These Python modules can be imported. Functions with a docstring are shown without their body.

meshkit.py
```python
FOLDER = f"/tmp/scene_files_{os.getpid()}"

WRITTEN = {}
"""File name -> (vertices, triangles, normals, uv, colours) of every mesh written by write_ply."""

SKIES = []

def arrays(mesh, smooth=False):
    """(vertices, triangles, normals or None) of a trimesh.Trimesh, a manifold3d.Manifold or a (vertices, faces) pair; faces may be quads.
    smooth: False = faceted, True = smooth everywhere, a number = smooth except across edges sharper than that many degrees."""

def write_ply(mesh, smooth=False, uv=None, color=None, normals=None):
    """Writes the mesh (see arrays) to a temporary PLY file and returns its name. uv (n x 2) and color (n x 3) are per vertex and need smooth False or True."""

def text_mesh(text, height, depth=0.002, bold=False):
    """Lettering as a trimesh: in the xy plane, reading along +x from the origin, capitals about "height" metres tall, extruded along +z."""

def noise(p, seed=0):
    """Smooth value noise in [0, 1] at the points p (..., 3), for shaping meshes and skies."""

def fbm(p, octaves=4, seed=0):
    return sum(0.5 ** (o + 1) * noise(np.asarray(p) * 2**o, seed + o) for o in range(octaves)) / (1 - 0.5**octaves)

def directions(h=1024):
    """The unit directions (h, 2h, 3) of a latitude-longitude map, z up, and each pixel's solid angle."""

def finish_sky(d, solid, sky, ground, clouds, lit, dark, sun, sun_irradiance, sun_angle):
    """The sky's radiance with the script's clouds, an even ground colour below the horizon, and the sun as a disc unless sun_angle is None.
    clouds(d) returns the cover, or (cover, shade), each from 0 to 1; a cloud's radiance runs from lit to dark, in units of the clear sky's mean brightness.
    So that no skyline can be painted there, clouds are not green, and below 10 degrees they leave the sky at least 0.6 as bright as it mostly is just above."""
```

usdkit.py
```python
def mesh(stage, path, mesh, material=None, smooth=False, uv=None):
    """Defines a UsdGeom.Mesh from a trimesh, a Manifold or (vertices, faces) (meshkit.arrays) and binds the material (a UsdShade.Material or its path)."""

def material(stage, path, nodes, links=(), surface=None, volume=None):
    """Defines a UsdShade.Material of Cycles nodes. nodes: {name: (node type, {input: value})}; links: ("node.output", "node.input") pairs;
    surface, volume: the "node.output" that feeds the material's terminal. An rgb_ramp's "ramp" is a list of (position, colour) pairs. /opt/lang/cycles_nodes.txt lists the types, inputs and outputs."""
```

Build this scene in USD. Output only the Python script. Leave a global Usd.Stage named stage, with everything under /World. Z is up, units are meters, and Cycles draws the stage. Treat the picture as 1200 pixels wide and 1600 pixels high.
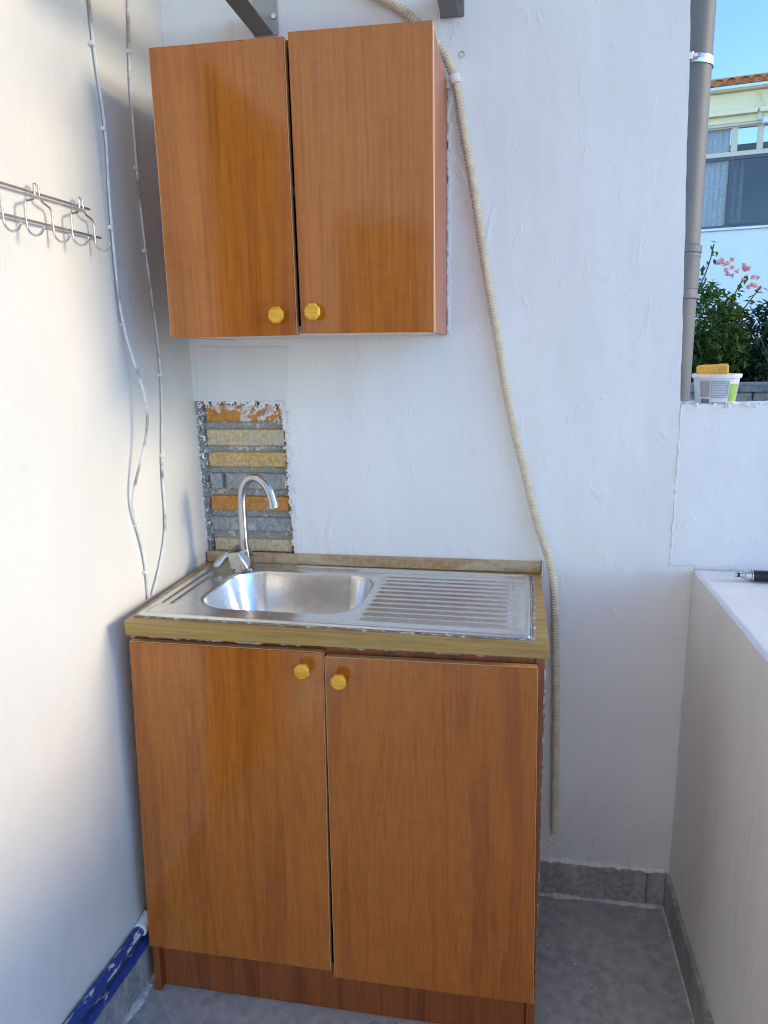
import math, random
import numpy as np, trimesh, manifold3d as m3
import shapely.geometry as sg, shapely.affinity as sa
from shapely.ops import unary_union
import usdkit, meshkit
from pxr import Usd, UsdGeom, UsdLux, UsdShade, Gf, Sdf

stage = Usd.Stage.CreateInMemory()
UsdGeom.SetStageUpAxis(stage, UsdGeom.Tokens.z); UsdGeom.SetStageMetersPerUnit(stage, 1.0)
UsdGeom.Xform.Define(stage, '/World'); UsdGeom.Scope.Define(stage, '/World/Looks')
rng = np.random.default_rng(7); random.seed(7)

# ------------------------------------------------------------------ camera, sky, sun, exposure
EXPOSURE = 2.58
SKY_STRENGTH = 0.074
SUN_INTENSITY, SUN_ANGLE, SUN_COLOR = 0.111, 17.0, (1.0, 0.78, 0.43)
SUN_ELEV, SUN_AZ = math.radians(16.0), math.radians(86.0)      # azimuth from +y towards +x
cam = UsdGeom.Camera.Define(stage, '/World/camera')
Rv, Uv, Fv = np.array([0.98447, 0.17464, -0.01794]), np.array([-0.02071, 0.21703, 0.97595]), np.array([-0.17434, 0.96042, -0.21727])
M = Gf.Matrix4d(*Rv, 0, *Uv, 0, *(-Fv), 0, 0.74788, -1.61898, 1.36054, 1).GetOrthonormalized()
cam.AddTransformOp().Set(M)
cam.CreateHorizontalApertureAttr(24.0); cam.CreateVerticalApertureAttr(32.0)
cam.CreateFocalLengthAttr(24.0 * 1110.6 / 1200); cam.CreateClippingRangeAttr(Gf.Vec2f(0.01, 2000))
cam.CreateExposureAttr(EXPOSURE)
sky_mat = usdkit.material(stage, '/World/Looks/sky', {
    'sky': ('sky_texture', {'sky_type': 'single_scattering', 'sun_disc': False, 'sun_elevation': SUN_ELEV, 'sun_rotation': SUN_AZ, 'altitude': 50.0, 'air_density': 1.0, 'aerosol_density': 0.05, 'ozone_density': 4.6, 'ground_albedo': 0.3}),
    'tint': ('mix_color', {'blend_type': 'multiply', 'fac': 1.0, 'b': (0.88, 0.90, 0.97), 'use_clamp': False}), 'bg': ('background_shader', {'strength': SKY_STRENGTH})}, [('sky.color', 'tint.a'), ('tint.result', 'bg.color')], surface='bg.background')
dome = UsdLux.DomeLight.Define(stage, '/World/sky')
UsdShade.MaterialBindingAPI.Apply(dome.GetPrim()).Bind(sky_mat)
dome.GetPrim().SetCustomDataByKey('kind', 'structure')
sun = UsdLux.DistantLight.Define(stage, '/World/sun')
sun.CreateIntensityAttr(SUN_INTENSITY); sun.CreateAngleAttr(SUN_ANGLE); sun.CreateNormalizeAttr(True); sun.CreateColorAttr(Gf.Vec3f(*SUN_COLOR))
sd = Gf.Vec3d(math.cos(SUN_ELEV) * math.sin(SUN_AZ), math.cos(SUN_ELEV) * math.cos(SUN_AZ), math.sin(SUN_ELEV))
sun.AddTransformOp().Set(Gf.Matrix4d(Gf.Rotation(Gf.Vec3d(0, 0, 1), sd), Gf.Vec3d(0, 0, 0)))

# ------------------------------------------------------------------ helpers
USED = set()
def numbered(base):
    p, k = base, 0
    while p in USED:
        k += 1; p = f'{base}_{k:03d}'
    USED.add(p); return p
def path_of(parent): return '/World' if parent is None else str(parent.GetPath())
def obj(name, mesh, mat, parent=None, smooth=False):
    p = numbered(f'{path_of(parent)}/{name}')
    return usdkit.mesh(stage, p, mesh, mat, smooth=smooth).GetPrim()
def tag(prim, label=None, cat=None, group=None, kind=None):
    for k, v in (('label', label), ('category', cat), ('group', group), ('kind', kind)):
        if v: prim.SetCustomDataByKey(k, v)
    return prim
def thing(name, label, cat, loc=(0, 0, 0), rotz=0, group=None, kind=None):
    x = UsdGeom.Xform.Define(stage, numbered('/World/' + name))
    x.AddTranslateOp().Set(Gf.Vec3d(*loc))
    if rotz: x.AddRotateZOp().Set(rotz)
    return tag(x.GetPrim(), label, cat, group, kind)
def box(x0, x1, y0, y1, z0, z1):
    b = trimesh.creation.box((x1 - x0, y1 - y0, z1 - z0)); b.apply_translation(((x0 + x1) / 2, (y0 + y1) / 2, (z0 + z1) / 2)); return b
def bbox(x0, x1, y0, y1, z0, z1, b=0.0015):
    """box with chamfered edges"""
    pts = []
    for sx in (0, 1):
        for sy in (0, 1):
            for sz in (0, 1):
                c = np.array([(x0, x1)[sx], (y0, y1)[sy], (z0, z1)[sz]]); d = np.array([1 - 2 * sx, 1 - 2 * sy, 1 - 2 * sz]) * b
                for k in range(3):
                    q = c + d; q[k] = c[k]; pts.append(q)
    return trimesh.convex.convex_hull(np.array(pts))
def slab(front, depth, b=0.0012):
    """front: 4 points (any skewed quad); depth: vector into the slab; chamfered"""
    f = np.asarray(front, float); d = np.asarray(depth, float); n = d / np.linalg.norm(d); c = f.mean(0)
    ins = np.array([p + (c - p) / np.linalg.norm(c - p) * b * 1.41 for p in f])
    pts = np.vstack([ins, f + n * b, f + d - n * b, ins + d])
    return trimesh.convex.convex_hull(pts)
def cat(*ms): return trimesh.util.concatenate(list(ms))
def tube(pts, r, n=10, cap=True):
    P = np.asarray(pts, float); R = np.broadcast_to(np.asarray(r, float), (len(P),))
    T = np.gradient(P, axis=0); T /= np.maximum(np.linalg.norm(T, axis=1, keepdims=True), 1e-12)
    a = np.array([0, 0, 1.0]) if abs(T[0][2]) < 0.9 else np.array([1.0, 0, 0])
    u = np.cross(T[0], a); u /= np.linalg.norm(u); rows = []
    ang = np.linspace(0, 2 * np.pi, n, endpoint=False)
    for k in range(len(P)):
        u = u - T[k] * (u @ T[k]); u /= np.linalg.norm(u); v = np.cross(T[k], u)
        rows.append(P[k] + R[k] * (np.cos(ang)[:, None] * u + np.sin(ang)[:, None] * v))
    V = np.vstack(rows); F = []
    for k in range(len(P) - 1):
        for j in range(n):
            A, B, C, D = k * n + j, k * n + (j + 1) % n, (k + 1) * n + (j + 1) % n, (k + 1) * n + j
            F += [(A, B, C), (A, C, D)]
    if cap:
        V = np.vstack([V, P[0], P[-1]]); s, e = len(V) - 2, len(V) - 1
        for j in range(n):
            F += [(s, (j + 1) % n, j), (e, (len(P) - 1) * n + j, (len(P) - 1) * n + (j + 1) % n)]
    return trimesh.Trimesh(V, F, process=False)
def spline(pts, n):
    from scipy.interpolate import CubicSpline, PchipInterpolator
    P = np.asarray(pts, float); s = np.r_[0, np.cumsum(np.linalg.norm(np.diff(P, axis=0), axis=1))]
    return CubicSpline(s, P)(np.linspace(0, s[-1], n))
def polyline(pts, step):
    P = np.asarray(pts, float); s = np.r_[0, np.cumsum(np.linalg.norm(np.diff(P, axis=0), axis=1))]
    t = np.linspace(0, s[-1], max(2, int(s[-1] / step)))
    return np.stack([np.interp(t, s, P[:, k]) for k in range(3)], 1)
def lathe(profile, n=32, close=True):
    m = trimesh.creation.revolve(np.asarray(profile, float), sections=n); m.fix_normals(); return m
def cyl(a, b, r, n=20): return trimesh.creation.cylinder(radius=r, segment=np.array([a, b], float), sections=n)
def grid(nu, nv, fn):
    """fn(u, v) -> xyz arrays on a nu x nv grid over [0,1]^2"""
    u, v = np.meshgrid(np.linspace(0, 1, nu), np.linspace(0, 1, nv), indexing='ij')
    P = np.stack(fn(u, v), -1).reshape(-1, 3); i = np.arange(nu * nv).reshape(nu, nv)
    q = np.stack([i[:-1, :-1], i[1:, :-1], i[1:, 1:], i[:-1, 1:]], -1).reshape(-1, 4)
    return trimesh.Trimesh(P, np.vstack([q[:, [0, 1, 2]], q[:, [0, 2, 3]]]), process=False)
def ss(a, b, x):
    t = np.clip((np.asarray(x, float) - a) / (b - a), 0, 1); return t * t * (3 - 2 * t)
def extr_xz(poly, y0, y1):
    """extrude an x-z polygon from y0 to y1"""
    parts = []
    for g in getattr(poly, 'geoms', [poly]):
        m = trimesh.creation.extrude_polygon(g, y1 - y0, engine='earcut')
        m.apply_transform(np.array([[1, 0, 0, 0], [0, 0, -1, y1], [0, 1, 0, 0], [0, 0, 0, 1]], float)); parts.append(m)
    return cat(*parts)
def extr_xy(poly, z0, z1):
    m = trimesh.creation.extrude_polygon(poly, z1 - z0, engine='earcut'); m.apply_translation((0, 0, z0)); return m
def wobble_line(a, b, amp, step, seed):
    """points from a to b with noisy sideways offset"""
    a, b = np.array(a, float), np.array(b, float); L = np.linalg.norm(b - a); n = max(2, int(L / step)); t = np.linspace(0, 1, n)
    d = (b - a) / L; nrm = np.array([-d[1], d[0]])
    o = (meshkit.fbm(np.stack([t * L / (step * 3.5), 0 * t, 0 * t], -1), 4, seed) - 0.5) * 2 * amp
    o *= np.clip(np.minimum(t, 1 - t) * n / 2, 0, 1)
    return [tuple(a + d * (tt * L) + nrm * oo) for tt, oo in zip(t, o)]
def mat(name, nodes, links, surface='p.BSDF'): return usdkit.material(stage, '/World/Looks/' + name, nodes, links, surface=surface)
def plain(name, color, rough=0.5, metal=0.0, spec=0.5, **kw):
    """colour with a slight uneven tone and fine relief"""
    d = np.array(color)
    n = {'pos': ('geometry', {}), 'n': ('noise_texture', {'scale': kw.get('scale', 30.0), 'detail': 4.0}), 'r': ('rgb_ramp', {'ramp': [(0.25, d * kw.get('lo', 0.85)), (0.75, np.minimum(d * kw.get('hi', 1.12), 1))]}),
         'b': ('bump', {'strength': kw.get('bump', 0.15), 'distance': kw.get('dist', 0.002)}), 'p': ('principled_bsdf', {'roughness': rough, 'metallic': metal, 'specular_ior_level': spec, 'coat_weight': kw.get('coat', 0.0)})}
    return mat(name, n, [('pos.position', 'n.vector'), ('n.fac', 'r.fac'), ('r.color', 'p.base_color'), ('n.fac', 'b.height'), ('b.normal', 'p.normal')])

def plaster(name, color, stroke=0.5, fine=0.25, seed=0.0, streak=(1, 1, 0.45)):
    """hand-trowelled painted plaster: broad unevenness, sparse trowel ridges, fine grain"""
    c = np.array(color)
    n = {'pos': ('geometry', {}), 'mp': ('mapping', {'location': (seed, seed, seed), 'scale': streak}),
         'big': ('noise_texture', {'scale': 5.0, 'detail': 3.0}), 'str': ('noise_texture', {'scale': 14.0, 'detail': 5.0, 'roughness': 0.6, 'distortion': 1.2}),
         'fin': ('noise_texture', {'scale': 160.0, 'detail': 3.0}), 'sp': ('noise_texture', {'scale': 38.0, 'detail': 4.0, 'distortion': 0.8}),
         'sr': ('rgb_ramp', {'ramp': [(0.0, (0, 0, 0)), (0.60, (0, 0, 0)), (0.72, (1, 1, 1)), (0.74, (.55,) * 3), (0.85, (1, 1, 1))]}),
         'pr': ('rgb_ramp', {'ramp': [(0.0, (0, 0, 0)), (0.64, (0, 0, 0)), (0.70, (1, 1, 1)), (1, (1, 1, 1))]}),
         'a1': ('math', {'math_type': 'multiply_add', 'value2': 0.35, 'value3': 0.0}), 'a2': ('math', {'math_type': 'multiply_add', 'value2': stroke}), 'a3': ('math', {'math_type': 'multiply_add', 'value2': 0.06 * fine / 0.25}), 'a4': ('math', {'math_type': 'multiply_add', 'value2': 0.25 * stroke}),
         'b': ('bump', {'strength': 0.7, 'distance': 0.004}), 'b0': ('bump', {'strength': 0.35, 'distance': 0.03}),
         'cr': ('rgb_ramp', {'ramp': [(0.3, c * 0.94), (0.7, np.minimum(c * 1.02, 0.9))]}), 'p': ('principled_bsdf', {'roughness': 0.62, 'specular_ior_level': 0.35})}
    L = [('pos.position', 'mp.vector'), ('mp.vector', 'big.vector'), ('mp.vector', 'str.vector'), ('pos.position', 'fin.vector'), ('mp.vector', 'sp.vector'), ('str.fac', 'sr.fac'), ('sp.fac', 'pr.fac'),
         ('str.fac', 'a1.value1'), ('sr.color', 'a2.value1'), ('a1.value', 'a2.value3'), ('fin.fac', 'a3.value1'), ('a2.value', 'a3.value3'), ('pr.color', 'a4.value1'), ('a3.value', 'a4.value3'),
         ('big.fac', 'b0.height'), ('a4.value', 'b.height'), ('b0.normal', 'b.normal'), ('b.normal', 'p.normal'), ('big.fac', 'cr.fac'), ('cr.color', 'p.base_color')]
    return mat(name, n, L)

def wood(name, base, dark, rough=0.3, axis='z', flame=0.35, coat=0.0, seed=0.0, fine=1.0):
    """printed wood laminate: long streaks, fine pores and a faint cross figure"""
    base, dark = np.array(base), np.array(dark)
    sc = {'z': (1, 1, 0.035), 'x': (0.05, 1, 1)}[axis]; sf = {'z': (0.35, 0.35, 1.0), 'x': (1.0, 0.4, 0.4)}[axis]
    n = {'oc': ('geometry', {}), 'oi': ('object_info', {}), 'sh': ('math', {'math_type': 'multiply', 'value2': 9.7}), 'cx': ('combine_xyz', {'y': 0.37, 'z': seed}), 'ad': ('vector_math', {'math_type': 'add'}),
         'm1': ('mapping', {'scale': sc}), 'm2': ('mapping', {'scale': sf}),
         'n1': ('noise_texture', {'scale': 16.0, 'detail': 5.0, 'roughness': 0.6, 'distortion': 0.6}), 'n2': ('noise_texture', {'scale': 210.0, 'detail': 3.0, 'roughness': 0.7}), 'n3': ('noise_texture', {'scale': 60.0, 'detail': 3.0, 'distortion': 1.5}),
         'wv': ('noise_texture', {'scale': 7.0, 'detail': 3.0}),
         'r1': ('rgb_ramp', {'ramp': [(0.25, dark), (0.36, (base + dark) / 2), (0.40, dark * .95), (0.46, (base + dark) / 2 * 1.05), (0.52, base), (0.55, (base * .4 + dark * .6)), (0.60, base), (0.66, (base * .6 + dark * .4)), (0.74, base * 1.05)]}),
         'r2': ('rgb_ramp', {'ramp': [(0.35, (0.80 if fine else 1,) * 3), (0.55, (1, 1, 1))]}), 'r3': ('rgb_ramp', {'ramp': [(0.35, (1 - 0.35 * flame,) * 3), (0.6, (1, 1, 1))]}),
         'x1': ('mix_color', {'blend_type': 'multiply', 'fac': 0.95}), 'x2': ('mix_color', {'blend_type': 'multiply', 'fac': 0.45}),
         'b': ('bump', {'strength': 0.06, 'distance': 0.0015}), 'b0': ('bump', {'strength': 0.05, 'distance': 0.01}), 'p': ('principled_bsdf', {'roughness': rough, 'specular_ior_level': 0.6, 'coat_weight': coat, 'coat_roughness': 0.12})}
    L = [('oi.random', 'sh.value1'), ('sh.value', 'cx.x'), ('oc.position', 'ad.vector1'), ('cx.vector', 'ad.vector2'), ('ad.vector', 'm1.vector'), ('ad.vector', 'm2.vector'),
         ('m1.vector', 'n1.vector'), ('m1.vector', 'n2.vector'), ('m2.vector', 'n3.vector'), ('ad.vector', 'wv.vector'), ('n1.fac', 'r1.fac'), ('n2.fac', 'r2.fac'), ('n3.fac', 'r3.fac'),
         ('r1.color', 'x1.a'), ('r2.color', 'x1.b'), ('x1.result', 'x2.a'), ('r3.color', 'x2.b'), ('x2.result', 'p.base_color'), ('wv.fac', 'b0.height'), ('n2.fac', 'b.height'), ('b0.normal', 'b.normal'), ('b.normal', 'p.normal')]
    return mat(name, n, L)

def patchy(name, base, over, thr=0.5, soft=0.06, scale=30.0, rough=0.6, bump=0.4, mapscale=(1, 1, 1), dist=0.002, fine=None):
    """base colour with worn patches of a second colour on it"""
    base, over = np.array(base), np.array(over)
    n = {'pos': ('geometry', {}), 'mp': ('mapping', {'scale': mapscale}), 'n': ('noise_texture', {'scale': scale, 'detail': 5.0, 'roughness': 0.62}), 'n2': ('noise_texture', {'scale': fine or scale * 5, 'detail': 4.0}),
         'r': ('rgb_ramp', {'ramp': [(thr - soft, (0, 0, 0)), (thr + soft, (1, 1, 1))]}), 'rb': ('rgb_ramp', {'ramp': [(0.3, base * 0.72), (0.7, np.minimum(base * 1.25, 0.9))]}), 'ro': ('rgb_ramp', {'ramp': [(0.3, over * 0.85), (0.7, np.minimum(over * 1.08, 0.9))]}),
         'x': ('mix_color', {'blend_type': 'mix'}), 'ah': ('math', {'math_type': 'multiply_add', 'value2': 0.5}), 'b': ('bump', {'strength': bump, 'distance': dist}), 'p': ('principled_bsdf', {'roughness': rough})}
    L = [('pos.position', 'mp.vector'), ('mp.vector', 'n.vector'), ('pos.position', 'n2.vector'), ('n.fac', 'r.fac'), ('n2.fac', 'rb.fac'), ('n2.fac', 'ro.fac'), ('r.color', 'x.fac'), ('rb.color', 'x.a'), ('ro.color', 'x.b'), ('x.result', 'p.base_color'),
         ('n2.fac', 'ah.value1'), ('r.color', 'ah.value3'), ('ah.value', 'b.height'), ('b.normal', 'p.normal')]
    return mat(name, n, L)

# ------------------------------------------------------------------ materials
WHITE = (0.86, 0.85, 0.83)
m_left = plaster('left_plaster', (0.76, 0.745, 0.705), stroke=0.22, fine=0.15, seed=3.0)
m_back = plaster('back_plaster', WHITE, stroke=0.40, fine=0.25, seed=0.0)
m_low = plaster('rough_plaster', (0.85, 0.845, 0.83), stroke=0.42, fine=0.6, seed=9.0, streak=(1, 1, 0.8))
m_parapet = plaster('parapet_plaster', (0.86, 0.85, 0.83), stroke=0.30, fine=0.35, seed=5.0)
m_patch = plaster('patch_plaster', (0.80, 0.80, 0.78), stroke=0.3, fine=0.3, seed=13.0)
m_lump = plain('plaster_crumb', (0.82, 0.81, 0.80), 0.7, scale=80, bump=0.4)
m_door = wood('cherry_laminate', (0.49, 0.150, 0.017), (0.385, 0.108, 0.012), rough=0.09, flame=0.5)
m_carc = wood('cherry_carcass', (0.33, 0.088, 0.015), (0.20, 0.047, 0.008), rough=0.3, flame=0.3, seed=4.0)
m_edge = plain('edge_band', (0.76, 0.46, 0.22), 0.35, scale=60)
m_white_board = plain('pale_board', (0.66, 0.56, 0.50), 0.35, scale=12)
m_dark = plain('dark_inside', (0.05, 0.035, 0.025), 0.8)
m_knob = wood('pine_knob', (0.88, 0.50, 0.04), (0.72, 0.34, 0.02), rough=0.42, coat=0.0, flame=0.1, axis='x')
m_counter = wood('counter_laminate', (0.46, 0.285, 0.078), (0.30, 0.175, 0.045), rough=0.35, axis='x', flame=0.2)
m_strip = patchy('backsplash_strip', (0.46, 0.29, 0.15), (0.56, 0.44, 0.28), thr=0.52, scale=14, rough=0.5, bump=0.1, mapscale=(0.6, 1, 2))
m_mortar = patchy('mortar', (0.36, 0.36, 0.34), (0.66, 0.66, 0.64), thr=0.56, soft=0.05, scale=45, rough=0.9, bump=0.8, dist=0.004)
m_mortar_dark = patchy('mortar_dark', (0.34, 0.34, 0.33), (0.60, 0.60, 0.58), thr=0.55, soft=0.04, scale=70, rough=0.9, bump=0.9, dist=0.004)
m_b_orange = patchy('brick_orange', (0.56, 0.24, 0.05), (0.58, 0.38, 0.19), thr=0.60, scale=22, rough=0.9, bump=0.5, fine=130)
m_b_beige = patchy('brick_beige', (0.58, 0.46, 0.28), (0.54, 0.49, 0.38), thr=0.58, scale=22, rough=0.9, bump=0.5, fine=150)
m_b_yellow = patchy('brick_yellow', (0.60, 0.41, 0.16), (0.62, 0.50, 0.28), thr=0.56, scale=60, rough=0.9, bump=0.7, fine=150)
m_b_grey = patchy('brick_grey', (0.33, 0.335, 0.325), (0.48, 0.49, 0.48), thr=0.58, scale=30, rough=0.9, bump=0.6, fine=140)
m_b_top = patchy('brick_orange_spattered', (0.57, 0.25, 0.055), (0.74, 0.70, 0.66), thr=0.54, soft=0.03, scale=26, rough=0.9, bump=0.6, fine=140)
m_tile = patchy('grey_floor_tile', (0.42, 0.41, 0.395), (0.49, 0.48, 0.465), thr=0.55, soft=0.15, scale=9, rough=0.42, bump=0.05, fine=40)
m_skirt = patchy('grey_skirting', (0.32, 0.315, 0.31), (0.50, 0.50, 0.49), thr=0.58, soft=0.12, scale=16, rough=0.5, bump=0.1, mapscale=(1, 1, .35))
m_grout = plain('grout', (0.58, 0.58, 0.56), 0.9, scale=60)
m_cement = patchy('cement_smear', (0.55, 0.56, 0.57), (0.75, 0.75, 0.75), thr=0.5, soft=0.1, scale=60, rough=0.9, bump=0.6)
m_wire = patchy('painted_cable', (0.36, 0.34, 0.31), (0.80, 0.795, 0.78), thr=0.43, soft=0.04, scale=11, rough=0.5, bump=0.6, mapscale=(0.2, 0.2, 0.6), dist=0.001)
m_bluepipe = patchy('blue_pipe', (0.02, 0.06, 0.26), (0.66, 0.68, 0.72), thr=0.585, soft=0.03, scale=48, rough=0.4, bump=0.5, mapscale=(1, .45, 1))
m_hose = plain('cream_hose', (0.74, 0.65, 0.48), 0.45, scale=40)
m_clipw = plain('white_plastic', (0.80, 0.79, 0.77), 0.4)
m_grey_pvc = plain('grey_pvc', (0.115, 0.12, 0.13), 0.55, scale=8, lo=0.94, hi=1.06, bump=0.03)
m_zinc = plain('zinc_metal', (0.72, 0.73, 0.74), 0.25, metal=1.0, scale=90, bump=0.1, dist=0.0005)
m_bracket = plain('bracket_paint', (0.17, 0.17, 0.16), 0.5, scale=25)
m_bracket_light = plain('bracket_plate', (0.42, 0.41, 0.39), 0.5, scale=25)
m_black = plain('black_rubber', (0.012, 0.012, 0.014), 0.35)
m_sponge = plain('yellow_sponge', (0.80, 0.44, 0.07), 0.9, scale=260, bump=0.8, dist=0.002, lo=0.8)
m_tub = plain('clear_tub', (0.72, 0.74, 0.76), 0.3, scale=20, bump=0.05)
m_tub_grey = plain('tub_print_grey', (0.36, 0.38, 0.43), 0.4, scale=120, lo=0.8, hi=1.2, bump=0)
m_tub_dark = plain('tub_print_dark', (0.16, 0.18, 0.24), 0.4, scale=150, lo=0.6, hi=1.5, bump=0)
m_tub_green = plain('tub_print_green', (0.30, 0.50, 0.09), 0.4, scale=90, lo=0.9, hi=1.1, bump=0)
m_doorleaf = wood('dark_door_wood', (0.16, 0.07, 0.03), (0.09, 0.035, 0.015), rough=0.45)
def steel(name, rough, base, aniso, sc):
    n = {'pos': ('geometry', {}), 'm': ('mapping', {'scale': sc}), 'n': ('noise_texture', {'scale': 240.0, 'detail': 3.0}), 'w': ('noise_texture', {'scale': 26.0, 'detail': 5.0, 'roughness': 0.65}),
         'rr': ('map_range', {'from_min': 0.3, 'from_max': 0.75, 'to_min': rough * 0.9, 'to_max': rough * 1.2}), 'rc': ('rgb_ramp', {'ramp': [(0.35, np.array(base)), (0.68, np.array(base) * 1.04), (0.78, np.array(base) * 0.95)]}),
         'b': ('bump', {'strength': 0.03, 'distance': 0.0004}), 'p': ('principled_bsdf', {'metallic': 1.0, 'roughness': rough, 'anisotropic': aniso})}
    return mat(name, n, [('pos.position', 'm.vector'), ('m.vector', 'n.vector'), ('pos.position', 'w.vector'), ('w.fac', 'rr.value'), ('rr.result', 'p.roughness'), ('w.fac', 'rc.fac'), ('rc.color', 'p.base_color'), ('n.fac', 'b.height'), ('b.normal', 'p.normal')])
m_steel = steel('brushed_steel', 0.23, (0.66, 0.65, 0.63), 0.4, (0.06, 1, 1))
m_chrome = steel('worn_chrome', 0.10, (0.50, 0.51, 0.53), 0.0, (1, 1, 1))
m_rackwire = steel('rack_wire', 0.35, (0.62, 0.61, 0.59), 0.0, (1, 1, 1))

CEIL_Y = -1.0; YH_ROT = -38
# ------------------------------------------------------------------ ground and floor
tag(obj('ground', grid(40, 40, lambda u, v: ((u - .5) * 600, (v - .5) * 600, -0.06 + 0 * u)), plain('earth', (0.17, 0.14, 0.10), 0.95, scale=0.6)), kind='structure')
tag(obj('terrace', grid(60, 60, lambda u, v: (-4 + u * 12, -14 + v * 16.5, -0.045 + 0 * u)), plain('pale_paving', (0.60, 0.58, 0.54), 0.8, scale=2.0)), kind='structure')
FX0, FX1, FY0, FY1 = -0.30, 1.50, -2.6, 0.02
floor = thing('floor', None, None, kind='structure')
obj('grout_bed', box(FX0, FX1, FY0, FY1, -0.05, -0.0010), m_grout, floor)
clip = sg.box(FX0, FY0, 1.16, FY1); step = 0.5455; half = 0.0018
for i in range(-9, 9):
    for j in range(-9, 9):
        s0, s1, c0, c1 = .121 + step * i + half, .121 + step * (i + 1) - half, -.91 + step * j + half, -.91 + step * (j + 1) - half
        q = sg.Polygon([((s - c) / 2, (s + c) / 2) for s, c in ((s0, c0), (s1, c0), (s1, c1), (s0, c1))]).intersection(clip)
        if q.area > 1e-4 and q.geom_type == 'Polygon':
            obj('tile', extr_xy(q, -0.012, 0.0 + 0.0004 * rng.uniform(-1, 1)), m_tile, floor)

# ------------------------------------------------------------------ left wall (a grid with its hand-made unevenness)
def left_flat(y, z): return 0.068 * np.minimum(y, 0) - 0.0155 * np.clip((z - .9) / 1.3, 0, 2)
def left_x(y, z):
    return left_flat(y, z) + 0.004 * (meshkit.fbm(np.stack([y * 5, z * 5, 0 * y], -1), 3, 3) - .5)
LY1 = -0.90
def remap(y, z):
    """where a spot measured on the plane x = 0 lies on the slightly turned wall"""
    q = np.array([0, y, z], float); C = np.array([0.748, -1.619, 1.3605]); t = 1.0
    for k in range(8):
        p = C + t * (q - C); t = (0.748 - float(left_flat(p[1], p[2]))) / 0.748
    return float(p[1]), float(p[2])
def lw(u, v):
    y = 0.03 + u * (LY1 - 0.03); z = -0.05 + v * 3.25
    return left_x(y, z), y, z
g = grid(120, 330, lw); F = g.faces
back_l = g.copy(); back_l.vertices[:, 0] = -0.22; back_l.faces = back_l.faces[:, ::-1]
left_wall = thing('side_wall', 'smooth white plastered wall on the left, carrying the wire hook rack and two cables', 'wall')
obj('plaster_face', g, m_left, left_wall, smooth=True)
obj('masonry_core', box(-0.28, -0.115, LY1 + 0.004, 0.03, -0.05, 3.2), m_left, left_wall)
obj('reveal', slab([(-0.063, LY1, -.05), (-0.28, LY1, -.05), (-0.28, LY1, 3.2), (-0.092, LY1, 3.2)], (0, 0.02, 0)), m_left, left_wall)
dr = thing('entrance_door', 'dark brown wooden door in the side wall, reflected in the cabinet doors', 'door')
obj('leaf', bbox(-0.22, -0.18, -1.80, -0.90, 0, 2.15, .004), m_doorleaf, dr)
for (a, b, c, d) in ((-1.70, -1.0, .2, .95), (-1.70, -1.0, 1.1, 2.0)):
    obj('panel', bbox(-0.18, -0.168, a, b, c, d, .006), m_doorleaf, dr)
w2 = thing('side_wall', 'white plastered wall around the entrance door, behind the viewer', 'wall')
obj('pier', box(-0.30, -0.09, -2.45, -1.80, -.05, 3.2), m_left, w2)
obj('lintel', box(-0.30, -0.09, -1.80, -0.902, 2.15, 3.2), m_left, w2)

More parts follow.
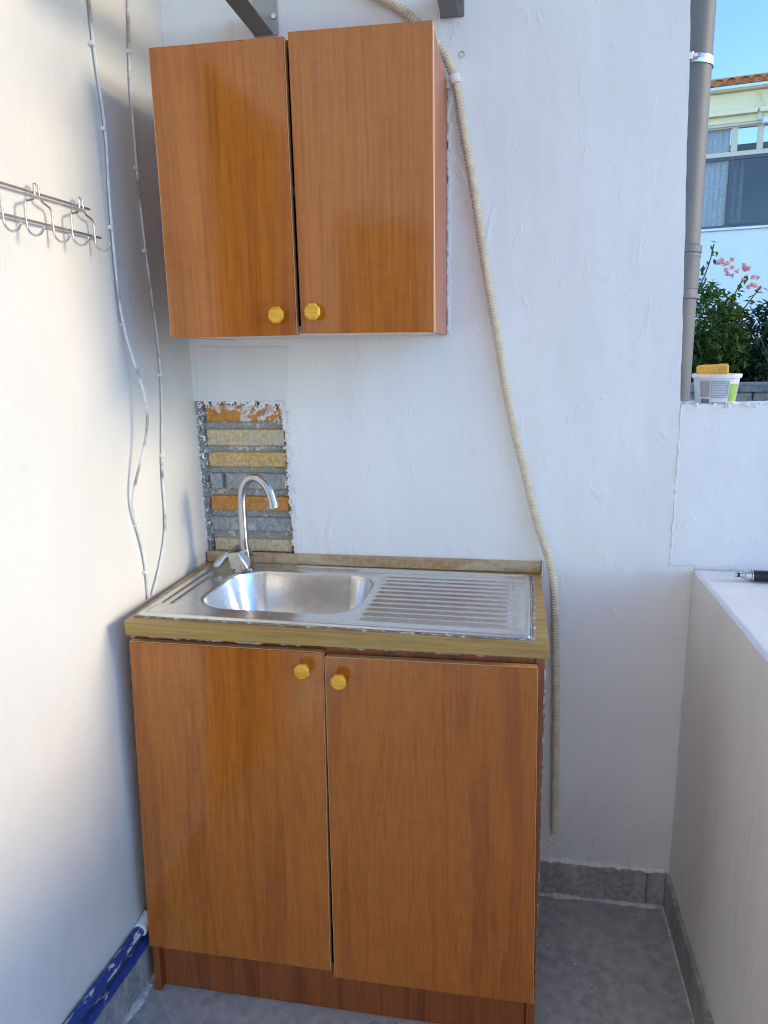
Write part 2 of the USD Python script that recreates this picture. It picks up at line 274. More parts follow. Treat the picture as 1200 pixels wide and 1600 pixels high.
# ------------------------------------------------------------------ back wall: plaster coat with an open patch that shows the brick
back_wall = thing('back_wall', 'white trowelled wall behind the cabinets with a bare brick patch above the sink', 'wall')
edge_x = lambda z: 1.1017 - (z - 1.243) * .0436
right_edge = wobble_line((edge_x(1.24), 1.24), (edge_x(3.2), 3.2), 0.0018, 0.012, 21)
outer = [(-0.06, -0.05), (1.156, -0.05), (1.156, .886)] + wobble_line((1.1035, .886), (1.1035, 1.235), 0.001, 0.02, 22) + right_edge + [(-0.06, 3.2)]
hole = [(-0.10, 0.83)] + wobble_line((0.231, 0.83), (0.222, 1.15), 0.004, 0.006, 31) + wobble_line((0.221, 1.155), (0.214, 1.253), 0.005, 0.006, 32) + wobble_line((0.212, 1.255), (-0.04, 1.256), 0.004, 0.006, 33) + [(-0.10, 1.256)]
coat = sg.Polygon(outer).buffer(0).difference(sg.Polygon(hole).buffer(0))
obj('plaster_face', extr_xz(coat, 0.0, 0.016), m_back, back_wall)
obj('masonry_core', extr_xz(sg.Polygon(outer).buffer(-0.002), 0.022, 0.10), m_back, back_wall)
def mort(u, v):
    x, z = -0.02 + u * .27, .84 + v * .43
    return x, 0.0140 - 0.006 * (meshkit.fbm(np.stack([x * 90, z * 90, 0 * x], -1), 4, 5) - .5), z
obj('mortar_bed', grid(90, 140, mort), m_mortar, back_wall, smooth=True)
def mortl(u, v):
    z = .845 + v * .40; x = -.012 + u * (0.026 + .010 * (meshkit.fbm(np.stack([z * 60, 0 * z, 0 * z], -1), 3, 8) - .5))
    return x, 0.007 - 0.012 * (meshkit.fbm(np.stack([x * 130, z * 130, 0 * x], -1), 4, 6) - .4), z
obj('side_mortar', grid(24, 160, mortl), m_mortar_dark, back_wall, smooth=True)
def brick(x0, x1, z0, z1, m, seed, rough=1.0, label=None):
    z0 -= .002; z1 += .002; nx, nz = max(6, int((x1 - x0) / .004)), max(5, int((z1 - z0) / .004))
    def f(u, v):
        x = x0 + u * (x1 - x0); z = z0 + v * (z1 - z0)
        e = np.minimum(np.minimum(u * (x1 - x0), (1 - u) * (x1 - x0)), np.minimum(v * (z1 - z0), (1 - v) * (z1 - z0)))
        nse = meshkit.fbm(np.stack([x * 60, z * 60, 0 * x + seed], -1), 4, seed) - .5
        n2 = meshkit.fbm(np.stack([x * 45, z * 45, 0 * x], -1), 3, seed + 50) - .5
        rim = (e <= 1e-9)
        y = 0.003 - 0.005 * nse * rough + 0.0025 * (1 - ss(0, .0045, e)) + np.where(rim, 0.02, 0)
        w = 1 - ss(0, .008, e)
        return x + 0.007 * n2 * w, y, z + 0.005 * (nse) * w
    p = obj('brick', grid(nx, nz, f), m, back_wall, smooth=50)
    if label: p.SetCustomDataByKey('label', label)
brick(.019, .219, 1.2075, 1.2500, m_b_top, 1, 1.0, 'orange brick spattered with white paint')
brick(.017, .219, 1.1490, 1.1910, m_b_beige, 2, .7, 'beige brick')
brick(.019, .222, 1.0970, 1.1360, m_b_yellow, 3, 1.5, 'coarse yellow brick')
brick(.018, .056, 1.0430, 1.0840, m_b_grey, 4, 1, 'short grey brick')
brick(.060, .222, 1.0430, 1.0840, m_b_grey, 5, 1, 'long grey brick')
brick(.016, .222, .9890, 1.0275, m_b_orange, 6, 1, 'plain orange brick')
brick(.010, .224, .9370, .9745, m_b_grey, 7, 1.3, 'rough grey brick')
brick(.018, .224, .8860, .9200, m_b_beige, 8, 1, 'beige brick behind the tap')
patch = sg.Polygon(wobble_line((0.008, 1.262), (0.226, 1.259), .0008, .01, 41) + wobble_line((0.226, 1.260), (0.235, 1.378), .0008, .01, 42) + wobble_line((0.235, 1.38), (0.007, 1.384), .0008, .01, 43)).buffer(0)
obj('plaster_patch', extr_xz(patch, -0.0022, 0.002), m_patch, back_wall)
ridge = []
for k in range(60):   # ragged plaster ridge left along the edge of the opening
    z = rng.uniform(.90, 1.27); r = rng.uniform(.002, .006)
    s = trimesh.creation.icosphere(subdivisions=1, radius=r); s.vertices *= (1, .35, rng.uniform(1, 2.4)); s.apply_translation((0.229 - (z - .9) * .02 + abs(rng.normal(0, .006)), 0.0, z)); ridge.append(s)
tag(obj('plaster_ridge', cat(*ridge), m_lump, back_wall, smooth=True), kind='stuff')
def spatter(name, x0, x1, z0, z1, fn, seed, m=m_lump):
    """thin ragged smears of white plaster: cells of a fine sheet kept where noise passes fn(x, z)"""
    n1, n2 = int((x1 - x0) / .0013), int((z1 - z0) / .0013)
    def f(u, v):
        x, z = x0 + u * (x1 - x0), z0 + v * (z1 - z0)
        return x, -.0016 - .0022 * (meshkit.fbm(np.stack([x * 200, z * 200, 0 * x], -1), 3, seed + 3) - .3), z
    g = grid(n1, n2, f); c = g.vertices[g.faces].mean(1)
    nz = .55 * meshkit.fbm(np.stack([c[:, 0] * 110, c[:, 2] * 110, 0 * c[:, 0]], -1), 4, seed) + .45 * meshkit.fbm(np.stack([c[:, 0] * 420, c[:, 2] * 420, 0 * c[:, 0]], -1), 2, seed + 1)
    g.update_faces(nz > fn(c[:, 0], c[:, 2])); g.remove_unreferenced_vertices()
    back = g.copy(); back.vertices[:, 1] += .0035
    return tag(obj(name, g, m, back_wall, smooth=True), kind='stuff')
hx = lambda z: .231 - (z - .83) * .030
spatter('plaster_smear', .196, .246, .885, 1.262, lambda x, z: .43 + np.abs(x - hx(z) - .001) * np.where(x < hx(z), 26, 22), 301)
spatter('plaster_smear', .004, .222, 1.196, 1.268, lambda x, z: .455 + np.abs(z - 1.254) * np.where(z < 1.254, np.where(x > .125, 4.5, 13), 40), 302)
spatter('plaster_smear', -.004, .034, .90, 1.25, lambda x, z: .56 + np.abs(x - .004) * 5, 303)
spatter('plaster_daub', .84, 1.150, .096, .30, lambda x, z: .47 + (z - .09) * .75, 304, m_back)
hole_plug = lathe([(0, .0), (.004, .0), (.0055, .0012), (.0058, 0.0020)], 14); hole_plug.apply_transform(trimesh.transformations.rotation_matrix(math.pi / 2, (1, 0, 0))); hole_plug.apply_translation((.632, 0.0008, 1.952))
obj('drill_hole', hole_plug, m_bracket, back_wall)

tag(obj('ceiling', box(-0.24, 1.45, CEIL_Y, 0.10, 2.60, 2.78), m_parapet), kind='structure')
# low wall under the opening, with a rough crumbling sill
low_wall = thing('low_wall', 'low rough white wall with a crumbly sill, right of the tall back wall', 'wall')
top = wobble_line((2.6, 1.236), (1.1045, 1.2425), 0.004, 0.006, 51)
obj('plaster_face', extr_xz(sg.Polygon([(1.1045, .8865), (1.157, .8865), (1.157, -.05), (2.6, -0.05)] + top).buffer(0), 0.0008, 0.115), m_low, low_wall)
crumbs = []
for k in range(170):
    r = rng.uniform(.0015, .005); s = trimesh.creation.icosphere(subdivisions=1, radius=r); s.vertices *= rng.uniform(.6, 1.3, 3)
    x = rng.uniform(1.10, 1.62); s.apply_translation((x, rng.uniform(-.004, .025), 1.2418 - (x - 1.1) * .004 + rng.uniform(-.003, .003))); crumbs.append(s)
tag(obj('plaster_crumb', cat(*crumbs), m_lump, low_wall, smooth=True), kind='stuff')

# parapet on the right
par = thing('parapet', 'white balcony parapet on the right with a flat top', 'wall')
PE = 0.88
def par_face(u, v):
    y = -0.004 - u * (PE - .004); z = -0.05 + v * .9235
    return 1.154 - 0.004 * (meshkit.fbm(np.stack([y * 6, z * 6, 0 * y], -1), 3, 14) - .5) * ss(0, .05, u) + 0.003 * ss(.868, .8735, z), y, z
obj('inner_face', grid(340, 90, par_face), m_parapet, par, smooth=True)
def par_top(u, v):
    x = 1.154 + u * .36; y = -.004 - v * (PE - .004)
    return x + 0.0035 * (1 - u) * (meshkit.fbm(np.stack([y * 40, 0 * y, 0 * y], -1), 3, 15) - .5), y, .8775 - 0.004 * (1 - ss(0, .012, u)) + .003 * (meshkit.fbm(np.stack([x * 9, y * 9, 0 * y], -1), 3, 16) - .5)
obj('coping', grid(60, 300, par_top), m_parapet, par, smooth=True)
obj('core', box(1.156, 1.513, -PE, -.004, -.05, .868), m_parapet, par)

specks = []
for k in range(110):
    x, y = (rng.uniform(.0, .8), rng.uniform(-.62, -.43)) if k % 2 else (rng.uniform(.82, 1.14), rng.uniform(-.6, -.015))
    sp_ = trimesh.creation.icosphere(subdivisions=1, radius=rng.uniform(.0005, .0019)); sp_.vertices *= (rng.uniform(.7, 1.5), rng.uniform(.7, 1.5), .45); sp_.apply_translation((x, y, .0008)); specks.append(sp_)
tag(obj('paint_speck', cat(*specks), m_lump, floor), kind='stuff')
# skirtings
sk = thing('skirting', 'short grey tile skirting at the foot of the back wall, right of the sink cabinet', 'skirting')
for a, b in ((.62, 1.0995), (1.1025, 1.1445)): obj('tile', bbox(a, b, -0.010, 0.003, 0.002, .0965, .0015), m_skirt, sk)
def smear(p0, p1, w, seed, nrm=(0, -1, 0), h=0.006):
    P0, P1 = np.array(p0, float), np.array(p1, float); n = np.array(nrm, float)
    def f(u, v):
        L = np.linalg.norm(P1 - P0); nz = meshkit.fbm(np.stack([u * L * 60, 0 * u, 0 * u], -1), 4, seed); ww = w * (.3 + 1.4 * nz)
        a = v * math.pi / 2
        o = [P0[k] + (P1[k] - P0[k]) * u + n[k] * ww * np.cos(a) for k in range(3)]; o[2] = o[2] + (ww * h / w) * np.sin(a); return o
    return grid(int(np.linalg.norm(P1 - P0) / .004) + 3, 5, f)
obj('cement_fillet', smear((.80, -.009, 0.0006), (1.143, -.009, .0006), .008, 61), m_cement, sk, smooth=True)
obj('plaster_smear', smear((.80, .001, .0955), (1.143, .001, .0955), .0085, 62, h=.009), m_lump, sk, smooth=True)
sk2 = thing('skirting', 'long grey tile skirting along the foot of the right parapet', 'skirting')
yy = -0.0105
for k in range(3): obj('tile', bbox(1.1445, 1.1575, yy - .383, yy, 0.002, .094, .0015), m_skirt, sk2); yy -= .386
obj('cement_fillet', smear((1.1455, -.01, .0006), (1.1455, -1.05, .0006), .006, 63, nrm=(-1, 0, 0)), m_cement, sk2, smooth=True)
sk3 = thing('skirting', 'grey tile skirting at the foot of the left wall under the blue pipes', 'skirting')
obj('tile', slab([(-.0165, -.36, .003), (-.0365, -.645, .003), (-.0365, -.645, .100), (-.0165, -.36, .100)], (-.010, 0, 0)), m_skirt, sk3)
obj('tile', slab([(-.0367, -.648, .003), (-.0535, -.89, .003), (-.0535, -.89, .100), (-.0367, -.648, .100)], (-.010, 0, 0)), m_skirt, sk3)
obj('cement_fillet', smear((-.0175, -.38, .0006), (-.040, -.70, .0006), .011, 64, nrm=(1, 0, 0), h=.008), m_cement, sk3, smooth=True)

# ------------------------------------------------------------------ sink cabinet (the doors lean out at the bottom)
DD, DB, ZT = .4044, .0378, .8103
front_y = lambda z: -(DD + DB * (ZT - z) / (ZT - .126))
base = thing('sink_cabinet', 'two-door cherry wood base cabinet under the sink, with a wood-look worktop', 'cabinet')
def knob(parent, x, y, z, s=1.0):
    pr = [(0, 0), (.0085, 0), (.0075, .004), (.0065, .009), (.009, .013), (.0150, .0165), (.0158, .019), (.0158, .022), (.0128, .0255), (0, .0258)]
    k = trimesh.creation.revolve(np.array(pr) * s, sections=8); k.apply_transform(trimesh.transformations.rotation_matrix(math.radians(22.5), (0, 0, 1)))
    k.apply_transform(trimesh.transformations.rotation_matrix(math.pi / 2, (1, 0, 0))); k.apply_translation((x, y, z)); k.fix_normals()
    return obj('knob', k, m_knob, parent)
TH = .016
def door(parent, c, yf, knob_at, edges):
    """c: front corners as (x, z) in order BL, BR, TR, TL; yf: depth of the front plane at z"""
    P = np.array([(x, yf(z), z) for x, z in c]); d = door_prim = obj('door', slab(P, (0, TH, 0)), m_door, parent)
    for e in edges:
        a, b = {'top': (P[3], P[2]), 'left': (P[0], P[3]), 'right': (P[1], P[2]), 'bottom': (P[0], P[1])}[e]
        o = {'top': (0, 0, .0009), 'left': (-.0009, 0, 0), 'right': (.0009, 0, 0), 'bottom': (0, 0, -.0009)}[e]
        t = (b - a) / np.linalg.norm(b - a); a2, b2 = a + t * .001, b - t * .001; y1 = np.array((0, .0012, 0)); y2 = np.array((0, TH - .0005, 0))
        obj('edge_strip', trimesh.convex.convex_hull(np.array([a2 + y1, b2 + y1, b2 + y2, a2 + y2, a2 + y1 + o, b2 + y1 + o, b2 + y2 + o, a2 + y2 + o])), m_edge, d)
    kx, kz = knob_at; knob(d, kx, yf(kz) - .0002, kz); return d
door(base, [(.0040, .1262), (.4040, .1258), (.4042, .8095), (.0062, .8105)], front_y, (.3685, .7790), ('top', 'right'))
door(base, [(.4140, .1118), (.8120, .1135), (.8030, .8035), (.4082, .8015)], front_y, (.4390, .7630), ('top', 'right', 'left'))
yb = lambda z: front_y(z) + TH + .003
for x0, x1 in ((-.0005, .0155), (.8000, .8160)):
    P = np.array([(x0, yb(0.001), .001), (x1, yb(0.001), .001), (x1, yb(.8285), .8285), (x0, yb(.8285), .8285)])
    Q = P.copy(); Q[:, 1] = -.012
    obj('side_panel', trimesh.convex.convex_hull(np.vstack([P, Q])), m_carc, base)
obj('top_rail', slab([(.0160, yb(.77), .77), (.7995, yb(.77), .77), (.7995, yb(.8285), .8285), (.0160, yb(.8285), .8285)], (0, .016, 0)), m_carc, base)
obj('bottom_panel', box(.016, .7995, yb(.12) + .001, -.03, .112, .128), m_carc, base)
obj('back_panel', box(.016, .7995, -.029, -.02, .10, .82), m_dark, base)
obj('toe_kick', slab([(.0162, yb(.05) + .014, .002), (.7990, yb(.05) + .014, .002), (.7990, yb(.05) + .014, .1115), (.0162, yb(.05) + .014, .1115)], (0, .016, 0)), m_carc, base)
# worktop with the cut-out for the bowl
hole2 = sg.box(.10, -.36, .47, -.07)
ct = sg.Polygon([(.0092, -.4164), (.8205, -.4164), (.8205, -.0004), (.003, -.0004)]).difference(hole2)
top_m = extr_xy(ct, .8292, .8596)
obj('worktop', top_m, m_counter, base)
obj('worktop_edge', bbox(.0088, .8208, -.4185, -.4165, .8290, .8600, .0009), m_counter, base)
obj('backsplash_strip', bbox(.004, .8215, -.014, -.0006, .8602, .8865, .002), m_strip, base)
obj('end_cap', cat(bbox(.8217, .8265, -.018, -.0008, .858, .889, .001), bbox(.8217, .8275, -.022, -.014, .853, .870, .001)), m_zinc, base)
def caulk(p0, p1, r, seed, n=240):
    t = np.linspace(0, 1, n)[:, None]; P = np.array(p0) + (np.array(p1) - np.array(p0)) * t
    L = np.linalg.norm(np.array(p1) - np.array(p0)); k = np.stack([t[:, 0] * L * 90, 0 * t[:, 0], 0 * t[:, 0]], -1)
    return tube(P + (np.stack([meshkit.fbm(k + 7 * a, 3, seed + a) for a in range(3)], -1) - .5) * r * 1.6, r * (.25 + 1.5 * meshkit.fbm(k, 4, seed + 9)), 6)
m_caulk = patchy('old_sealant', (0.24, 0.20, 0.16), (0.58, 0.56, 0.53), thr=0.56, soft=0.05, scale=60, rough=0.7, bump=0.4)
def late_seams():
    obj('plaster_seam', caulk((1.1040, .0008, .888), (1.1040, .0008, 1.24), .0022, 97, 160), m_lump, low_wall, smooth=True)
    obj('plaster_seam', caulk((1.154, -.0025, .10), (1.154, -.0005, .872), .0015, 98, 240), m_lump, par, smooth=True)
late_seams()
obj('sealant', caulk((.015, -.409, .8275), (.815, -.409, .8270), .0035, 71), m_caulk, base, smooth=True)
obj('side_sealant', caulk((.8168, yb(.3) - .003, .05), (.8168, yb(.8) - .003, .80), .0016, 75), m_caulk, base, smooth=True)

# ------------------------------------------------------------------ sink
sink = thing('sink', 'stainless steel inset sink with ribbed drainboard on the worktop', 'sink', (.41, -.217, .8605), -1.4)
SX, SY = .3865, .186
def rr(x, y, cx, cy, hx, hy, r):
    qx, qy = np.abs(x - cx) - hx + r, np.abs(y - cy) - hy + r
    return np.hypot(np.maximum(qx, 0), np.maximum(qy, 0)) + np.minimum(np.maximum(qx, qy), 0) - r
def sink_h(x, y):
    h = .0062 + 0 * x
    e = -rr(x, y, 0, 0, SX, SY, .012)
    h -= .0062 * (1 - ss(0, .007, e)) ; h -= .0016 * ss(.012, .020, e)
    d = -rr(x, y, -.126, .002, .170, .128, .075)                      # bowl
    h -= .0022 * ss(-.006, .0, d)
    h -= .118 * (1 - (1 - np.clip((d - .001) / .060, 0, 1)) ** 2.6) * (d > 0.001)
    g_ = -rr(x, y, .206, -.005, .165, .150, .02)                      # drainboard
    h -= .0028 * ss(0, .012, g_)
    rib = .5 + .5 * np.cos((y + .005) / .0262 * 2 * np.pi)
    h += .0052 * rib ** 1.6 * ss(.020, .034, .206 + .165 - x) * ss(.010, .03, x - (.206 - .165)) * ss(.012, .022, g_)
    h += .0014 * ss(.000, .006, x - .062) * 0
    for xr in (-.366, -.346):
        h += .0028 * np.exp(-((x - xr) / .0042) ** 2) * ss(-.13, -.115, y) * ss(.115, .10, y)
    for yr in (.158, .170):
        h += .0018 * np.exp(-((y - yr) / .0035) ** 2) * ss(-.02, .0, x) * ss(.34, .32, x)
    return h
obj('basin', grid(520, 250, lambda u, v: ((u - .5) * 2 * SX, (v - .5) * 2 * SY, sink_h((u - .5) * 2 * SX, (v - .5) * 2 * SY))), m_steel, sink, smooth=True)
rim = np.array([(-SX, -SY), (SX, -SY), (SX, SY), (-SX, SY)])
for k in range(4):
    a, b = rim[k], rim[(k + 1) % 4]; o = np.array([(0, 1), (-1, 0), (0, -1), (1, 0)][k]) * .0025
    obj('rim_edge', trimesh.convex.convex_hull(np.array([(*p, z) for p in (a, b, a + o, b + o) for z in (-.0002, .0016)])), m_steel, sink)
dz = sink_h(np.array([-.126]), np.array([.002]))[0]
drain = lathe([(0, 0), (.012, 0), (.02, .001), (.034, .003), (.036, .0012)], 32); drain.apply_translation((-.126, .002, dz + .0005))
obj('drain', drain, m_chrome, sink, smooth=40)
obj('sealant', cat(caulk((-SX, -SY - .002, 0.0002), (SX, -SY - .003, 0.0002), .0022, 81, 300), caulk((SX + .002, -SY, 0.0002), (SX + .002, SY, 0.0002), .0026, 82, 160)), m_caulk, sink, smooth=True)

# ------------------------------------------------------------------ tap
tap = thing('tap', 'chrome swan-neck mixer tap on the back left corner of the sink', 'tap', (.124, -.078, .8655))
obj('base_ring', lathe([(0, 0), (.027, 0), (.027, .003), (.024, .006), (0, .006)], 32), m_chrome, tap, smooth=40)
body = m3.Manifold.batch_hull([m3.Manifold.sphere(.004, 16).translate(p) for p in ((-.016, -.018, .008), (.016, -.018, .008), (.017, .016, .008), (-.012, .016, .008), (-.024, -.014, .036), (-.002, -.020, .040), (.010, .014, .046), (-.014, .014, .046), (.017, -.010, .010))])
body = body.scale((1.12, 1.12, 1.10))
obj('body', body, m_chrome, tap, smooth=30)
obj('spout_socket', lathe([(0, 0), (.0135, 0), (.0135, .046), (.0115, .050), (0, .050)], 28).apply_translation((.006, .002, .0)), m_chrome, tap, smooth=40)
sp = [(.006, .002, .045), (.006, .002, .10), (.0062, .002, .155), (.008, .001, .178), (.017, -.001, .205), (.033, -.003, .221), (.050, -.006, .2225), (.068, -.009, .211), (.081, -.011, .190), (.088, -.013, .165)]
obj('spout', tube(spline(sp, 70), .0103, 20), m_chrome, tap, smooth=True)
obj('aerator', tube(np.array([(.0865, -.0126, .1700), (.0893, -.0133, .1600), (.0905, -.0136, .1540)]), [.0114, .0118, .0118], 22), m_chrome, tap, smooth=40)
lev = m3.Manifold.batch_hull([m3.Manifold.sphere(r, 20).translate(p) for r, p in ((.008, (-.010, -.002, .043)), (.008, (-.010, .010, .043)), (.009, (-.034, -.010, .036)))]) + m3.Manifold.batch_hull([m3.Manifold.sphere(r, 20).translate(p) for r, p in ((.009, (-.034, -.010, .036)), (.0085, (-.052, -.030, .016)), (.010, (-.048, -.018, .024)))])
obj('lever', lev, m_chrome, tap, smooth=40)

# ------------------------------------------------------------------ wall cabinet
up = thing('wall_cabinet', 'two-door cherry wood cabinet hung on the wall above the sink', 'cabinet')
UY = .2856; uyf = lambda z: -UY
door(up, [(.0900, 1.3978), (.3445, 1.3978), (.3440, 1.9020), (.0912, 1.9048)], uyf, (.3125, 1.4345), ('right', 'left'))
door(up, [(.3535, 1.4008), (.6050, 1.3975), (.6035, 1.9040), (.3515, 1.9080)], uyf, (.3825, 1.4385), ('right', 'bottom'))
yc = -UY + TH + .002
for x0, x1 in ((.0920, .1080), (.5870, .6030)): obj('side_panel', bbox(x0, x1, yc, -.0005, 1.3985, 1.9030, .001), m_carc, up)
obj('bottom_panel', bbox(.1082, .5868, yc, -.0005, 1.3990, 1.4150, .001), m_white_board, up)
obj('top_panel', bbox(.1082, .5868, yc, -.0005, 1.8870, 1.9025, .001), m_carc, up)
obj('back_panel', box(.1082, .5868, -.006, -.001, 1.4155, 1.8865), m_dark, up)
obj('shelf', bbox(.1085, .5865, yc + .02, -.007, 1.65, 1.666, .001), m_white_board, up)
obj('sealant', caulk((.6045, -.002, 1.40), (.6045, -.002, 1.88), .0042, 91, 300), m_lump, up, smooth=True)

# ------------------------------------------------------------------ corrugated hose with its clip
hs = thing('corrugated_hose', 'cream corrugated drain hose hanging on the back wall right of the cabinets', 'hose')
HP = [(.395, -.012, 2.115), (.442, -.013, 2.078), (.515, -.013, 2.035), (.568, -.014, 1.985), (.601, -.014, 1.945), (.6195, -.014, 1.902), (.632, -.014, 1.835), (.651, -.014, 1.738), (.686, -.014, 1.535), (.7175, -.014, 1.37), (.746, -.015, 1.220), (.7815, -.016, 1.085), (.8165, -.018, .958), (.8380, -.022, .895), (.8490, -.024, .840), (.8560, -.018, .757), (.8620, -.015, .640), (.8660, -.014, .528), (.8705, -.014, .36), (.8745, -.014, .188)]
P = spline(HP, 1500); s_ = np.r_[0, np.cumsum(np.linalg.norm(np.diff(P, axis=0), axis=1))]
n_ring = int(s_[-1] / .0068); P = np.stack([np.interp(np.linspace(0, s_[-1], n_ring * 6 + 1), s_, P[:, k]) for k in range(3)], 1)
rad = .0083 + .0015 * np.clip(np.cos(np.arange(len(P)) / 6 * 2 * np.pi) * 1.5, -1, 1)
obj('corrugated_tube', tube(P, rad, 16), m_hose, hs, smooth=True)
cl = P[np.argmin(np.linalg.norm(P - np.array(HP[5]), axis=1)) + np.arange(-7, 8)]
obj('clip', cat(tube(cl, .0118, 18), bbox(.598, .612, -.016, -.0005, 1.888, 1.900, .002)), m_clipw, hs, smooth=40)

# ------------------------------------------------------------------ cables on the left wall
def wall_pts(yz, out):
    yz = [remap(*q) for q in yz]
    return [(float(left_x(np.array([y]), np.array([z]))[0]) + o, y - 1.8 * o, z) for (y, z), o in zip(yz, out)]
c1 = [(-.317, 2.18), (-.3149, 1.9765), (-.3122, 1.9174), (-.3049, 1.8477), (-.2974, 1.7757), (-.3055, 1.6638), (-.3070, 1.5621), (-.2966, 1.4157), (-.2661, 1.3415), (-.2403, 1.2693), (-.2624, 1.1922), (-.3094, 1.1199), (-.3285, 1.0709), (-.3159, 1.0146), (-.3027, .9423), (-.3000, .868)]
o1 = [.004, .004, .004, .004, .004, .004, .005, .010, .020, .030, .026, .014, .007, .005, .004, .006]
cb = thing('cable', 'painted cable that bulges off the left wall, nearer the hook rack', 'cable', group='painted cables on the left wall')
obj('sheath', tube(spline(wall_pts(c1, o1), 260), .0029 * (1 + .35 * (meshkit.fbm(np.stack([np.linspace(0, 90, 260), np.zeros(260), np.zeros(260)], -1), 3, 4) - .5)), 8), m_wire, cb, smooth=True)
c2 = [(-.160, 2.18), (-.1697, 2.0374), (-.1884, 1.8972), (-.1904, 1.7936), (-.1884, 1.6393), (-.1755, 1.4906), (-.1664, 1.3393), (-.1761, 1.2373), (-.198, 1.1002), (-.204, 1.0011), (-.2416, .9241), (-.2850, .868)]
cb2 = thing('cable', 'straighter painted cable on the left wall, nearer the corner and the wall cabinet', 'cable', group='painted cables on the left wall')
obj('sheath', tube(spline(wall_pts(c2, [.004] * 11 + [.006]), 260), .0027 * (1 + .35 * (meshkit.fbm(np.stack([np.linspace(0, 90, 260), np.zeros(260), np.zeros(260)], -1), 3, 12) - .5)), 8), m_wire, cb2, smooth=True)
def cable_clip(parent, y, z):
    y, z = remap(y, z)
    x = float(left_x(np.array([y]), np.array([z]))[0])
    obj('clip', cat(bbox(x - .002, x + .0085, y - .0070 - .0072, y + .0045 - .0072, z - .004, z + .004, .0015), trimesh.creation.icosphere(2, .0028).apply_translation((x + .004, y + .004 - .0072, z))), m_clipw, parent, smooth=40)
for y, z in ((-.3150, 1.905), (-.298, 1.772), (-.3075, 1.60), (-.2985, 1.425), (-.3185, 1.030), (-.302, .925)): cable_clip(cb, y, z)
for y, z in ((-.183, 1.94), (-.190, 1.73), (-.1835, 1.575), (-.1665, 1.325), (-.189, 1.155)): cable_clip(cb2, y, z)

# blue pipes low on the left wall
for nm, z, x, r, lab in (('water_pipe', .1585, .012, .0110, 'upper of two blue paint-spattered pipes along the foot of the left wall'), ('water_pipe', .1215, .0145, .0108, 'lower of two blue paint-spattered pipes along the foot of the left wall')):
    t = thing(nm, lab, 'pipe', group=None)
    pts = [(.068 * y_ + x, y_, z + (.003 if y_ > -.42 else 0)) for y_ in (-.395, -.45, -.60, -.75, -.89)]
    obj('tube', tube(spline(pts, 60), r * (1 + .1 * (meshkit.fbm(np.stack([np.linspace(0, 30, 60), np.zeros(60), np.zeros(60)], -1), 3, int(z * 1000)) - .5)), 16), m_bluepipe, t, smooth=True)
    if z > .14: obj('elbow', tube(spline([(x - .0300, -.437, z), (x - .0280, -.418, z + .004), (x - .0245, -.400, z + .012)], 12), .0155, 16), m_clipw, t, smooth=True)

# ------------------------------------------------------------------ wire hook rack
rack = thing('hook_rack', 'silver wire hook rack on the left wall', 'hook rack')
ZT1, ZB1 = remap(-.5, 1.616)[1], remap(-.5, 1.5725)[1]
rk = lambda y: float(left_flat(y, 1.6)) + .010
ry = lambda y: remap(y - .018, 1.6)[0]
obj('rail', tube(polyline([(rk(-.86), -.86, ZT1), (rk(ry(-.377)), ry(-.377), ZT1 - .001)], .05), .0024, 10), m_rackwire, rack, smooth=True)
obj('rail', tube(polyline([(rk(-.86), -.86, ZB1), (rk(ry(-.350)), ry(-.350), ZB1 - .001)], .05), .0024, 10), m_rackwire, rack, smooth=True)
for k, yc_ in enumerate((-.409, -.527, -.645, -.763)):
    yc_ = ry(yc_); x0 = rk(yc_) + .0042
    for sgn in (-1, 1):
        pts = [(x0 - .001, yc_ + .0005 * sgn, ZT1 + .013), (x0, yc_ + sgn * .0055, ZT1 + .011), (x0, yc_ + sgn * .006, ZT1 - .006), (x0, yc_ + sgn * .012, ZT1 - .013), (x0, yc_ + sgn * .032, ZT1 - .019), (x0, yc_ + sgn * .035, ZT1 - .026), (x0, yc_ + sgn * .035, ZB1 - .002)]
        arc = [(x0 + .015 - .015 * math.cos(a), yc_ + sgn * .035, ZB1 - .010 - .017 * math.sin(a)) for a in np.linspace(0, math.pi * .92, 12)]
        obj('hook', tube(polyline(pts + arc, .0025), .0019, 8), m_rackwire, rack, smooth=True)

# ------------------------------------------------------------------ brackets at the top of the back wall
for x0, x1, lab in ((.196, .238, 'dark steel angle bracket above the left door of the wall cabinet'), (.5905, .6270, 'dark steel angle bracket near the right end above the wall cabinet')):
    b = thing('wall_bracket', lab, 'bracket', group='steel brackets above the wall cabinet')
    obj('arm_flange', bbox(x0, x1, -.42, -.0065, 2.0200, 2.0235, .0008), m_bracket, b)
    obj('arm_web', bbox(x0, x0 + .0035, -.42, -.0065, 2.0237, 2.060, .0008), m_bracket, b)
    obj('wall_plate', bbox(x0 - .002, x1 + .010, -.006, -.0005, 2.0195, 2.42, .001), m_bracket_light if x0 < .3 else m_bracket, b)
    obj('bolt', cyl((x1 + .003, -.006, 2.052), (x1 + .003, -.012, 2.052), .005, 6), m_zinc, b)

